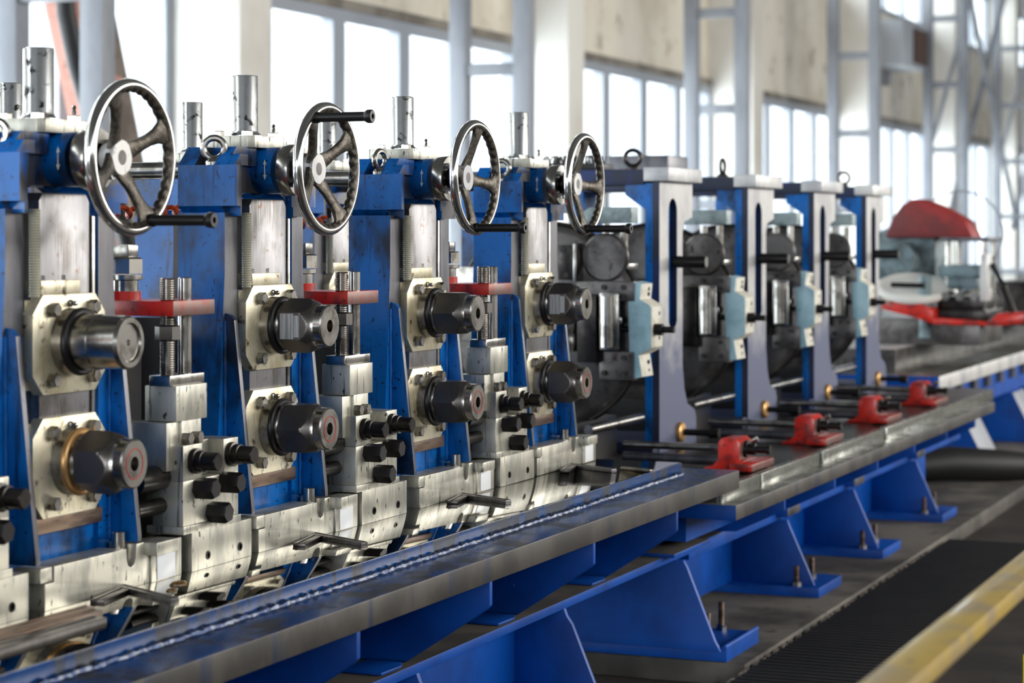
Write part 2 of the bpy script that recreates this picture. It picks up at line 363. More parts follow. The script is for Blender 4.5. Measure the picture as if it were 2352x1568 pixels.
# ------------------------------------------------------------------ roll stand
OX = 3.569
def housing(r, dy, front=True):
    X = OX
    def P(l): return [(X+a, b) for a, b in l]
    y0, y1 = 1.983+dy, 2.08+dy
    mb = MB()
    for sgn in (-1, 1):
        mb.prism(P([(sgn*.18, .525), (sgn*.172, .74), (sgn*.156, .94), (sgn*.104, .94), (sgn*.104, .525)]), 'y', y0, y1)
        mb.prism(P([(sgn*.156, .94), (sgn*.149, 1.03), (sgn*.149, 1.137), (sgn*.104, 1.137), (sgn*.104, .94)]), 'y', y0, y1)
    mb.box(X-.104, X+.104, y0+.008, y1, .525, .632)
    mb.build('housing_frame', [BLUE, GREYFACE], r, rule=lambda n, c: 1 if n.y < -.8 and c.z > .94 else None)
    # head
    hp = [(-.15, 1.149), (-.15, 1.223), (-.113, 1.257), (.113, 1.257), (.15, 1.223), (.15, 1.149), (.126, 1.131), (.098, 1.131), (.096, 1.152), (.086, 1.167), (.07, 1.174), (-.07, 1.174), (-.086, 1.167), (-.096, 1.152), (-.098, 1.131), (-.126, 1.131)]
    hq = [(-.15, 1.149), (-.15, 1.223), (.15, 1.223), (.15, 1.149), (.126, 1.131), (.098, 1.131), (.096, 1.152), (.086, 1.167), (.07, 1.174), (-.07, 1.174), (-.086, 1.167), (-.096, 1.152), (-.098, 1.131), (-.126, 1.131)]
    f0 = y0 + .008
    mb = MB().prism(P(hp), 'y', f0, y0+.022).prism(P(hq), 'y', y0+.022, y0+.062).prism(P(hp), 'y', y0+.062, y1)
    mb.box(X-.085, X+.085, y0+.022, y0+.062, 1.22, 1.257)
    for sgn in (-1, 1):
        t = [(X+sgn*.15, f0), (X+sgn*.15, y0-.027), (X+sgn*.14, y0-.027), (X+sgn*.115, y0-.016), (X+sgn*.085, y0+.001), (X+sgn*.05, f0)]
        mb.prism(t, 'z', 1.174, 1.223)
        mb.prism([(X+sgn*.15, f0), (X+sgn*.15, y0-.027), (X+sgn*.14, y0-.027), (X+sgn*.115, y0-.016), (X+sgn*.096, y0-.004), (X+sgn*.096, f0)], 'z', 1.149, 1.174)
        mb.prism([(X+sgn*.128, f0), (X+sgn*.133, y0-.024), (X+sgn*.115, y0-.016), (X+sgn*.098, y0-.006), (X+sgn*.098, f0)], 'z', 1.131, 1.15)
        # chamfered shoulder rising to the barrel
        mb.prism([(X+sgn*.15, 1.223), (X+sgn*.113, 1.257), (X+sgn*.04, 1.257), (X+sgn*.04, 1.223)], 'y', f0-.012, f0)
        mb.prism([(X+sgn*.15, 1.223), (X+sgn*.128, 1.243), (X+sgn*.1, 1.243), (X+sgn*.1, 1.223)], 'y', f0-.028, f0-.012)
    mb.build('head', [BLUE, BLUEWORN], r, rule=lambda n: 1 if n.y < -.3 else None)
    # cap plate and screw cover
    c = MB().prism([(X-.062, y0-.013), (X+.062, y0-.013), (X+.072, y0-.003), (X+.072, y0+.088), (X-.072, y0+.088), (X-.072, y0-.003)], 'z', 1.257, 1.279, .001).build('cap_plate', BLOCK, r)
    for (a, b) in ((-.05, .01), (.05, .01), (-.05, .07), (.05, .07)):
        bo = MB().hexa((X+a, y0+b, 1.279), (X+a, y0+b, 1.289), .0105, ang=.3).build('hex_bolt', STEEL, c)
    MB().lathe([(0, .003), (.006, .004), (.009, .0025), (.013, .004), (.016, .002)], (X+.05, y0+.01, 1.289), (0, 0, 1), 8).build('grease_nipple', STEEL, c)
    MB().lathe([(0, .034), (.003, .034), (.008, .0262), (.012, .0245), (.113, .0245), (.115, .0235)], (X, y0+.043, 1.279), (0, 0, 1), 28).build('screw_cover', CHROME, r)
    # spacer slab, lead screws, sill
    MB().prism(P([(-.07, .66), (.07, .66), (.07, 1.15), (.06, 1.163), (-.06, 1.163), (-.07, 1.15)]), 'y', 1.976+dy, 2.03+dy, .004).build('spacer_plate', SLAB, r)
    MB().box(X+.074, X+.082, 1.974+dy, 2.0+dy, .64, 1.128, .002).build('guide_strip', STEEL, r)
    MB().thread((X-.086, 1.974+dy, 1.0), (X-.086, 1.974+dy, 1.137), .0095, .0042).build('lead_screw', RODS, r)
    MB().thread((X-.086, 2.012+dy, 1.0), (X-.086, 2.012+dy, 1.14), .0085, .0035).build('lead_screw', RODS, r)
    MB().box(X-.1, X+.1, 1.972+dy, 2.02+dy, .632, .657, .002).build('sill_bar', RUST, r)
    # bearing blocks
    for zc in (.926, .734):
        pl = MB().prism(P([(-.1, zc-.048), (-.1, zc+.048), (-.072, zc+.078), (.072, zc+.078), (.1, zc+.048), (.1, zc-.048), (.072, zc-.078), (-.072, zc-.078)]), 'y', 1.967+dy, 1.987+dy, .0012)
        pl.box(X-.096, X+.096, 1.985+dy, 2.06+dy, zc-.07, zc+.07)
        b = pl.build('bearing_block', CREAM, r)
        for (a, c2) in ((-.052, .054), (.058, .056), (-.052, -.056), (.058, -.054)):
            MB().hexa((X+a, 1.967+dy, zc+c2), (X+a, 1.953+dy, zc+c2), .0115, ang=random.random()).build('hex_bolt', STEEL, b)
        MB().lathe([(0, .006), (.003, .006), (.005, .003), (.009, .0045), (.013, .0035), (.015, 0)], (X, 1.967+dy, zc+.063), (0, -1, 0), 10).build('grease_nipple', STEEL, b)
        if not front: continue
    tb = MB().box(X-.076, X+.03, 1.968+dy, 1.998+dy, 1.004, 1.026, .0015).build('retainer_block', CREAM, r)
    for a in (-.06, -.004):
        MB().hexa((X+a, 1.982+dy, 1.026), (X+a, 1.982+dy, 1.034), .0095).build('hex_bolt', STEEL, tb)

def hex_body(c):
    t = bmesh.new(); N = 72; ap = .0437; rings = []
    hs = [.036, .0385] + [.074 + .0245*i/14 for i in range(15)]
    for h in hs:
        cone = .0512 - max(0, h-.0765)*.46 if h > .04 else .0485 + (h-.036)*1.2
        ring = []
        for i in range(N):
            th = 2*PI*i/N; a = (th % (PI/3)) - PI/6
            rr = min(ap/math.cos(a), cone)
            ring.append(t.verts.new((c[0] + rr*math.sin(th), c[1]-h, c[2] + rr*math.cos(th))))
        rings.append(ring)
    for A, B in zip(rings, rings[1:]):
        for i in range(N): t.faces.new((A[i], B[i], B[(i+1) % N], A[(i+1) % N]))
    t.faces.new(rings[0]); t.faces.new(rings[-1][::-1])
    return MB()._merge(t, 0, 0)

def spindle(r, zc, plain=False, flat_left=True, orange=False):
    X = OX; c = (X, 1.967, zc)
    sp = MB().lathe([(0, .0535), (.018, .0525), (.018, .046), (.022, .044), (.03, .044), (.034, .041), (.034, .012)], c, (0, -1, 0), 36).build('spindle', STEEL, r, org=c)
    MB().ring((X, 1.946, zc), (0, 1, 0), .0475, .0065, 36, 10).build('seal_ring', BRASS if orange else BLACKOX, sp)
    if plain:
        MB().lathe([(.03, .044), (.075, .044), (.077, .041), (.112, .041), (.118, .0365), (.118, .030), (.114, .028), (.114, .006), (.108, .0055), (.108, 0)], c, (0, -1, 0), 36).build('journal_end', DARK, sp, org=c)
    else:
        h = hex_body(c)
        # cone shoulder cut: intersecting chamfer
        h.lathe([(.0985, .0412), (.1015, .0398), (.1035, .0392), (.117, .0392), (.1195, .0365), (.1195, .0115), (.095, .0115)], c, (0, -1, 0), 36, mi=1, caps=False)
        ho = h.build('hex_nut', [HEX, STEEL], sp, org=c, smooth=14)
        # chamfered corners on the hexagon
        MB().cyl((X, 1.8775, zc), (X, 1.873, zc), .0112, 16).build('bore', REDMARK, ho)
        if zc < .8:
            MB().ring((X, 1.8474, zc), (0, 1, 0), .0235, .0009, 32, 6).build('paint_ring', REDMARK, ho)
        ho.rotation_euler[1] = 0 if flat_left else PI/6
    return sp

def handwheel(r):
    X = OX; hub = (X, 1.87, 1.218)
    def bumps(a, b):
        return 1.0 + (.26*(.5+.5*math.sin(a*34))*max(0, -math.cos(b)) if math.sin(b) < .75 else 0)
    w = MB().ring((X, 1.854, 1.218), (0, -1, 0), .1135, .0098, 216, 14, fn=bumps).build('handwheel', [WHEEL, CAST], r, org=hub, rule=lambda n, c: 1 if (n.x*(c.x-X) + n.z*(c.z-1.218))/.1135 < -.25 else 0)
    MB().lathe([(-.03, .022), (-.012, .029), (-.003, .0285), (0, .0275), (0, .0118), (-.02, .0118)], hub, (0, -1, 0), 28, caps=False).build('hub', PALEFACE, w, org=hub)
    for k in range(4):
        t = bmesh.new(); a = k*PI/2
        ca, sa = math.cos(a), math.sin(a)
        prof = [(.016, .021, 1.880), (.03, .0145, 1.8765), (.05, .0105, 1.869), (.07, .0100, 1.863), (.086, .0125, 1.858), (.098, .019, 1.855), (.108, .030, 1.854)]
        rings = []
        for (rad, hw, y) in prof:
            th = .0075 if rad < .095 else .006
            ring = []
            for (s1, s2) in ((-1, -.5), (-.55, -1), (.55, -1), (1, -.5), (1, .5), (.55, 1), (-.55, 1), (-1, .5)):
                lx, lz = rad, hw*s1
                ring.append(t.verts.new((X + lx*ca - lz*sa, y + th*s2, 1.218 + lx*sa + lz*ca)))
            rings.append(ring)
        for A, B in zip(rings, rings[1:]):
            for j in range(8): t.faces.new((A[j], B[j], B[(j+1) % 8], A[(j+1) % 8]))
        t.faces.new(rings[0][::-1]); t.faces.new(rings[-1])
        mb = MB(); mb._merge(t, 0, 0); mb.build('spoke', CAST, w, org=hub, smooth=50)
    # crank handle along -Y at wheel angle 0
    hx = X + .108
    MB().lathe([(-.012, .008), (.0, .0105), (.004, .0105), (.006, .0088), (.098, .0088), (.1, .0105), (.104, .0125), (.112, .0125), (.1135, .011), (.1135, .005), (.108, .005), (.108, 0)], (hx, 1.845, 1.218), (0, -1, 0), 20).build('crank_handle', BLACKOX, w, org=hub)
    return w

root = thing('roll_stand', 'x', 'roll stand', (OX, 2.03, .525), 'handwheel roll stands on the near bed')
housing(root, 0.0); housing(root, .525, False)
X = OX
MB().lathe([(0, .05), (.006, .0445), (.012, .043), (.052, .043)], (X, 2.0, 1.2165), (0, -1, 0), 40).build('worm_barrel', BLUE, root)
bpy_b = [c for c in root.children if c.name.startswith('worm_barrel')][0]
MB().bar((X-.0432, 1.960, 1.205), (X-.0432, 1.960, 1.228), .0015, .001, up=(1, 0, 0)).prism([(1.9565, 1.226), (1.9635, 1.226), (1.960, 1.235)], 'x', X-.0432, X-.0424).prism([(1.9565, 1.207), (1.9635, 1.207), (1.960, 1.198)], 'x', X-.0432, X-.0424).build('arrow_mark', WHITE, bpy_b)
fl = MB().lathe([(0, .0475), (.001, .048), (.023, .048), (.024, .0475), (.024, .025), (.006, .02)], (X, 1.936, 1.2165), (0, -1, 0), 40).build('drive_flange', STEEL, root)
for k in range(4):
    a = PI/4 + k*PI/2
    MB().lathe([(0, .006), (.009, .006), (.009, .003), (.004, .003), (.004, 0)], (X + .037*math.cos(a), 1.912, 1.2165 + .037*math.sin(a)), (0, -1, 0), 12).build('cap_screw', CHROME, fl)
MB().lathe([(0, .016), (.03, .016), (.03, .012), (.065, .012)], (X, 1.935, 1.218), (0, -1, 0), 20).build('worm_shaft', DARK, root)
MB().cyl((X, 2.07, 1.2185), (X, 2.52, 1.2185), .0165, 20).build('cross_shaft', STEEL, root)
handwheel(root)
s_up = spindle(root, .929); s_lo = spindle(root, .740)
for sgn in (-1, 1):
    xx = X + sgn*.142
    MB().prism([(1.99, .958), (1.972, .952), (1.964, .943), (1.928, .605), (1.928, .596), (1.99, .596)], 'x', xx-.006, xx+.006, .001).build('rib', [BLUE, GREYFACE], root, rule=front_rule)
    MB().tube([(xx-.008, 1.983, .60+.018*i) for i in range(20)], .0045, 6, fn=lambda i: 1+.2*math.sin(i*2.3)).build('weld_seam', BLUE, root)
for (a, ty, d) in ((-.13, 2.016, (1, .4, 0)),):
    MB().lathe([(0, .017), (.006, .017), (.01, .012), (.014, .01)], (X+a, ty, 1.223), (0, 0, 1), 18).ring((X+a, ty, 1.2535), d, .019, .0062, 32, 10).build('eye_bolt', STEEL, root, org=(X+a, ty, 1.223))

XS = [2.909, 3.569, 4.253, 4.911]
LB = ['roll stand whose upper spindle has a plain round end without a hex nut', 'roll stand whose handwheel crank handle points out at the top', 'roll stand third along, between the second and third red clamp arms', 'roll stand standing next to the large dark face disc']
base_ang = [15, 32, -2, -8]; crank = [-65, 122, -98, -94]
def named(o, nm): return [c for c in o.children if c.name.split('.')[0] == nm]
stands = [root]
for i in (0, 2, 3):
    c = copy_tree(root); c.location = (XS[i], 2.03, .525); stands.append(c)
order = {1: stands[0], 0: stands[1], 2: stands[2], 3: stands[3]}
for i in range(4):
    o = order[i]; o['label'] = LB[i]
    w = named(o, 'handwheel')[0]
    # crank attaches to one of the four spokes
    w.rotation_euler[1] = -math.radians(crank[i])
    eb = named(o, 'eye_bolt')[0]; eb.rotation_euler[2] = (0, .15, 1.0, -.3)[i]
    sps = sorted(named(o, 'spindle'), key=lambda s: -s.location.z)
    if i in (1, 3):
        sp_ = sps[0]; sp_['_o'] = (XS[i], 1.967, .929)
        MB().box(XS[i]-.0445, XS[i]-.0432, 1.9, 1.9275, .9055, .9525).box(XS[i]-.0445, XS[i]-.0432, 1.888, 1.9, .909, .949).build('milled_flat', MILLED, sp_)
    for j, s in enumerate(sps):
        flat = [(True, True), (True, False), (False, False), (True, True)][i][j]
        for h in named(s, 'hex_nut'):
            h.rotation_euler[1] = math.radians({(0, 1): -5, (3, 1): 0, (1, 0): 0, (3, 0): 0}.get((i, j), 30))
# first stand: plain journal on the upper spindle, amber seal on the lower one
o = order[0]
ups = sorted(named(o, 'spindle'), key=lambda s: -s.location.z)
def kill(ob):
    for c in list(ob.children): kill(c)
    bpy.data.objects.remove(ob, do_unlink=True)
for h in named(ups[0], 'hex_nut'): kill(h)
tmp = (XS[0], 1.967, .929)
ups[0]['_o'] = tmp
MB().lathe([(.03, .044), (.056, .044), (.058, .0425), (.106, .0425), (.112, .039), (.112, .031), (.108, .029), (.108, .005), (.104, .004), (.104, 0)], tmp, (0, -1, 0), 40).build('journal_end', STEEL, ups[0], org=tmp)
for sr in named(ups[1], 'seal_ring'):
    sr.data = sr.data.copy(); sr.data.materials[0] = BRASS

# ------------------------------------------------------------------ base bars in front of each stand
def base_bar():
    x = OX
    r = thing('base_bar', 'x', 'machined bar', (x, 1.95, .525), 'machined bars at the feet of the stands')
    P = lambda l: [(x+a, b) for a, b in l]
    MB().prism(P([(-.128, .525), (-.128, .566), (-.104, .566), (-.104, .590), (.098, .590), (.099, .572), (.103, .562), (.112, .558), (.121, .562), (.126, .572), (.128, .594), (.168, .594), (.168, .525)]), 'y', 1.925, 1.978, .0012).build('bar_body', BLOCK, r)
    MB().box(x+.168, x+.262, 1.922, 1.978, .525, .588, .0012).build('end_block', BLOCK, r)
    MB().box(x+.184, x+.240, 1.9205, 1.924, .527, .571, .0006).build('glint_plate', GLINT, r)  # added white plate, a reflection painted onto the end block
    MB().box(x+.15, x+.215, 1.90, 1.94, .573, .594, .0012).build('clamp_lug', BLOCK, r)
    MB().box(x-.158, x-.128, 1.912, 1.96, .572, .594, .002).build('clamp_lug', BLOCK, r)
    b = MB().cyl((x+.112, 1.95, .56), (x+.112, 1.95, .615), .011, 16, bev=.001).build('stud', STEEL, r)
    MB().box(x+.262, x+.274, 1.93, 1.978, .525, .588).build('shim_strip', DARK, r)
    return r
bb = base_bar()
BBL = ['machined bar at the foot of the stand with the plain round upper spindle', 'machined bar under the stand with its crank handle up', 'machined bar under the third stand along', 'last machined bar, under the stand beside the dark disc']
bars = [bb] + [copy_tree(bb) for _ in range(3)]
for o, i in zip(bars, (1, 0, 2, 3)):
    o.location = (XS[i], 1.95, .525); o['label'] = BBL[i]
def side_bar(xs):
    r = thing('guide_bar', 'x', 'machined bar', (xs, 1.95, .525), 'machined bars under the side roll blocks')
    MB().box(xs+.035, xs+.24, 1.919, 1.981, .525, .592, .0012).build('bar_body', BLOCK, r)
    for a in (.088, .198):
        MB().lathe([(0, .008), (.0012, .0075), (.0012, .005), (0, .004)], (xs+a, 1.919, .547), (0, -1, 0), 14).build('socket_screw', DARK, r)
    return r
SX = [3.165, 3.81, 4.51, 2.49]
SL = ['between the first and second stands', 'between the second and third stands', 'between the third and fourth stands', 'before the first stand, cut by the edge']
sb = side_bar(SX[0])
for i in range(4):
    o = sb if i == 0 else copy_tree(sb)
    o.location = (SX[i], 1.95, .525); o['label'] = 'drilled steel bar ' + SL[i]

# ------------------------------------------------------------------ side roll units
def side_unit(xs):
    r = thing('side_roll_unit', 'x', 'side roll block', (xs, 1.95, .593), 'side roll units between the stands')
    fp = MB().box(xs, xs+.185, 1.915, 1.975, .606, .682, .0012).box(xs, xs+.062, 1.915, 1.975, .682, .742, .0012).box(xs+.062, xs+.135, 1.945, 1.975, .682, .742, .0012).box(xs+.135, xs+.185, 1.915, 1.975, .682, .742, .0012)
    fp.box(xs-.003, xs+.19, 1.912, 1.985, .593, .606, .001)
    f = fp.build('front_plate', BLOCK, r)
    for (a, z) in ((.035, .714), (.158, .714)):
        MB().lathe([(0, .0215), (.009, .0215), (.010, .018), (.02, .018), (.021, .0155), (.046, .0155), (.048, .014)], (xs+a, 1.915, z), (0, -1, 0), 22).build('stud', DARK, f)
    for (a, z) in ((.046, .667), (.132, .668), (.09, .621)):
        MB().hexa((xs+a, 1.915, z), (xs+a, 1.878, z), .0185, ang=.2).build('hex_bolt', BLACKOX, f)
    up = MB().box(xs, xs+.1, 1.928, 1.99, .782, .842, .0012).box(xs+.02, xs+.084, 1.93, 1.99, .70, .783, .0012).box(xs-.02, xs+.022, 1.935, 2.06, .70, .781, .001).build('upper_block', BLOCK, r)
    for (a) in (.03, .062):
        MB().hexa((xs+a, 1.93, .752), (xs+a, 1.917, .752), .0115).build('hex_bolt', STEEL, up)
    MB().box(xs-.01, xs+.102, 1.934, 1.976, .842, .86, .002).build('post_foot', STEEL, r)
    MB().thread((xs+.012, 1.953, .858), (xs+.012, 1.953, 1.024), .0132, .0038, n=18).build('threaded_post', STEEL, r)
    MB().cyl((xs+.068, 1.953, .858), (xs+.068, 1.953, 1.024), .0118, 20, bev=.0015).build('guide_post', STEEL, r)
    MB().hexa((xs+.012, 1.953, .92), (xs+.012, 1.953, .944), .0215, ang=.4, ch=.08).build('lock_nut', HEX, r)
    arm = MB().prism([(xs-.01, 1.928), (xs+.126, 1.928), (xs+.126, 1.975), (xs+.1, 2.09), (xs-.01, 2.12)], 'z', .96, .9855, .001).build('clamp_arm', [RED, REDBARE], r, rule=front_rule)
    MB().cyl((xs+.05, 2.07, .985), (xs+.05, 2.07, 1.0), .035, 24).build('boss', RED, r)
    MB().lathe([(0, .022), (.018, .022), (.02, .03), (.028, .03)], (xs+.05, 2.06, 1.0), (0, 0, 1), 20).build('washer_stack', STEEL, r)
    MB().hexa((xs+.05, 2.06, 1.03), (xs+.05, 2.06, 1.058), .03, ang=.25, ch=.1).build('clamp_nut', STEEL, r)
    MB().box(xs+.034, xs+.066, 2.044, 2.076, 1.058, 1.08, .002).build('square_end', STEEL, r)
    MB().lathe([(0, .03), (.006, .046), (.02, .048), (.026, .04), (.05, .028), (.075, .028), (.1, .04), (.106, .048), (.12, .046), (.126, .03)], (xs-.03, 2.14, .76), (0, 0, 1), 32).build('vertical_roll', DISC, r)
    MB().lathe([(0, .02), (0, .04), (.008, .055), (.02, .055), (.022, .044), (.05, .044)], (xs-.02, 2.16, .99), (0, -1, 0), 36).build('profile_roll', DISC, r)
    MB().cyl((xs-.083, 1.96, .688), (xs, 1.96, .688), .022, 18).cyl((xs-.083, 1.96, .64), (xs, 1.96, .64), .014, 18).build('adjusting_spindle', DARK, r)
    MB().box(xs-.06, xs+.09, 2.0, 2.4, .535, .70).build('saddle', DARK, r)
    MB().box(xs-.06, xs+.1, 2.06, 2.4, .70, .93).build('roll_yoke', BLACKOX, r)
    return r
su = side_unit(SX[0])
for i in range(4):
    o = su if i == 0 else copy_tree(su)
    o.location = (SX[i], 1.95, .593); o['label'] = 'steel side roll block ' + SL[i]

# orange coiled hose behind the stands
def coil(x0, x1, y, z, name, lab):
    pts = []; n = int((x1-x0)/.004)
    for i in range(n):
        t = i/n; a = i*.55
        pts.append((x0 + (x1-x0)*t, y + .009*math.cos(a), z + .009*math.sin(a) - .008*math.sin(PI*t)))
    return tag(MB().tube(pts, .006, 6).build(name, ORANGE), lab, 'hose', 'orange coiled hoses behind the stands')
coil(3.74, 4.075, 2.47, 1.15, 'coiled_hose', 'orange coiled hose hanging behind the first handwheel')
coil(4.5, 4.75, 2.47, 1.13, 'coiled_hose', 'orange coiled hose hanging behind the second handwheel')

# ------------------------------------------------------------------ loose bars, slot-shade strips and grease on the table
def flat(p, q, w, h, lab, mat=STEEL, grp='loose flat bars on the table'):
    mb = MB().bar((p[0], p[1], .525+h/2), (q[0], q[1], .525+h/2), w, h, bev=.001)
    d = Vector((q[0]-p[0], q[1]-p[1], 0)).normalized(); n = Vector((-d.y, d.x, 0))*w*.22
    mb.bar((p[0]+n.x, p[1]+n.y, .525+h), (q[0]+n.x, q[1]+n.y, .525+h), w*.18, .003)
    return tag(mb.build('flat_bar_or_shade_strip', mat), lab, 'metal bar', grp)
names = ['first', 'second', 'third', 'last']
wh = ['the stand with the plain round spindle', 'the stand with the raised crank handle', 'the third stand', 'the stand by the dark disc']
for i in range(4):
    x = XS[i]
    flat((x+.09, 1.93), (x+.012, 1.782), .016, .008, 'thin grooved bar lying before ' + wh[i], SLAB)
    flat((x-.04, 1.89), (x+.07, 1.912), .024, .007, 'dark strip standing in for shaded slot before ' + wh[i], DARK)  # added strip imitates the shade in the slot under the base bar
flat((1.7, 1.86), (2.79, 1.853), .02, .012, 'long brown flat bar on the table, innermost of three', RUST)
flat((1.7, 1.825), (2.77, 1.825), .02, .012, 'long brown flat bar on the table, middle of three', RUST)
flat((1.7, 1.785), (2.72, 1.79), .03, .012, 'long flat bar on the table, outermost of three', DARK)
flat((5.0, 1.79), (4.96, 1.70), .012, .006, 'tiny steel strip on the table near its end')
def blob(x, y, s, lab):
    mb = MB()
    for i in range(7):
        a = i*2.4; rr = s*random.uniform(.2, .8)
        mb.lathe([(0, s*.55), (s*.25, s*.5), (s*.45, s*.25), (s*.5, 0)], (x+rr*math.cos(a), y+rr*.5*math.sin(a), .524), (0, 0, 1), 10)
    return tag(mb.build('grease_blob', GREASE), lab, 'grease')
blob(3.075, 1.868, .016, 'larger amber grease lump on the table before the first drilled bar')
blob(3.02, 1.85, .011, 'smaller amber grease lump on the table beside the larger lump')

# ------------------------------------------------------------------ second bed
bed2 = thing('long_bed', 'second mill bed with grey edge, carrying the slotted posts', 'machine bed', (7.2, 2.2, .25))
MB().box(5.365, 9.3, 1.66, 2.95, .39, .44, .004).build('top_plate', [DARKTOP, PALELEDGE], bed2, rule=lambda n: 1 if n.y < -.8 else 0)
for (a, b) in ((5.37, 5.72), (5.74, 6.35), (6.4, 7.2), (7.25, 8.2)):
    MB().box(a, b, 1.648, 1.672, .40, .446, .003).build('edge_strip', PALELEDGE, bed2)
MB().box(5.33, 9.0, 1.60, 2.95, .368, .407, .003).build('ledge_plate', [PALELEDGE, LEDGE, BLUE2], bed2, rule=lambda n: 0 if n.z > .7 else (2 if n.x < -.7 else 1))
MB().box(5.38, 9.0, 1.75, 2.9, .30, .37).build('beam', BLUE2, bed2)
for xb in (5.83, 6.39, 6.95, 7.51, 8.07, 8.63):
    MB().prism([(1.612, .37), (1.612, .335), (1.75, .27), (1.9, .262), (1.9, .37)], 'x', xb, xb+.014, .002).build('bracket', BLUE2, bed2)
base2 = thing('machine_base', 'blue welded base frame with splayed feet under the second bed', 'base frame', (7.2, 2.1, 0))
MB().box(5.56, 9.3, 1.80, 2.7, .225, .262, .002).build('flange', [BLUE2, FLANGETOP], base2, rule=lambda n: 1 if n.z > .8 else None)
MB().box(5.56, 9.3, 1.95, 1.98, .03, .225).build('web', BLUE2, base2)
for xg in (6.45, 7.3, 8.3):
    MB().prism([(1.97, .225), (1.775, .225), (1.765, .2), (1.70, .055), (1.69, .03), (1.97, .03)], 'x', xg, xg+.014, .0015).build('gusset', BLUE2, base2)
    MB().box(xg-.03, xg+.12, 1.765, 1.9, .238, .2625, .002).build('flange_pad', [BLUE2, GREYFACE], base2, rule=front_rule)
    MB().box(xg-.04, xg+.24, 1.665, 2.2, 0, .03, .003).build('foot_plate', BLUE2, base2)
    anchor(xg-.02, 1.74, .03, base2, .06); anchor(xg+.16, 1.74, .03, base2, .06)

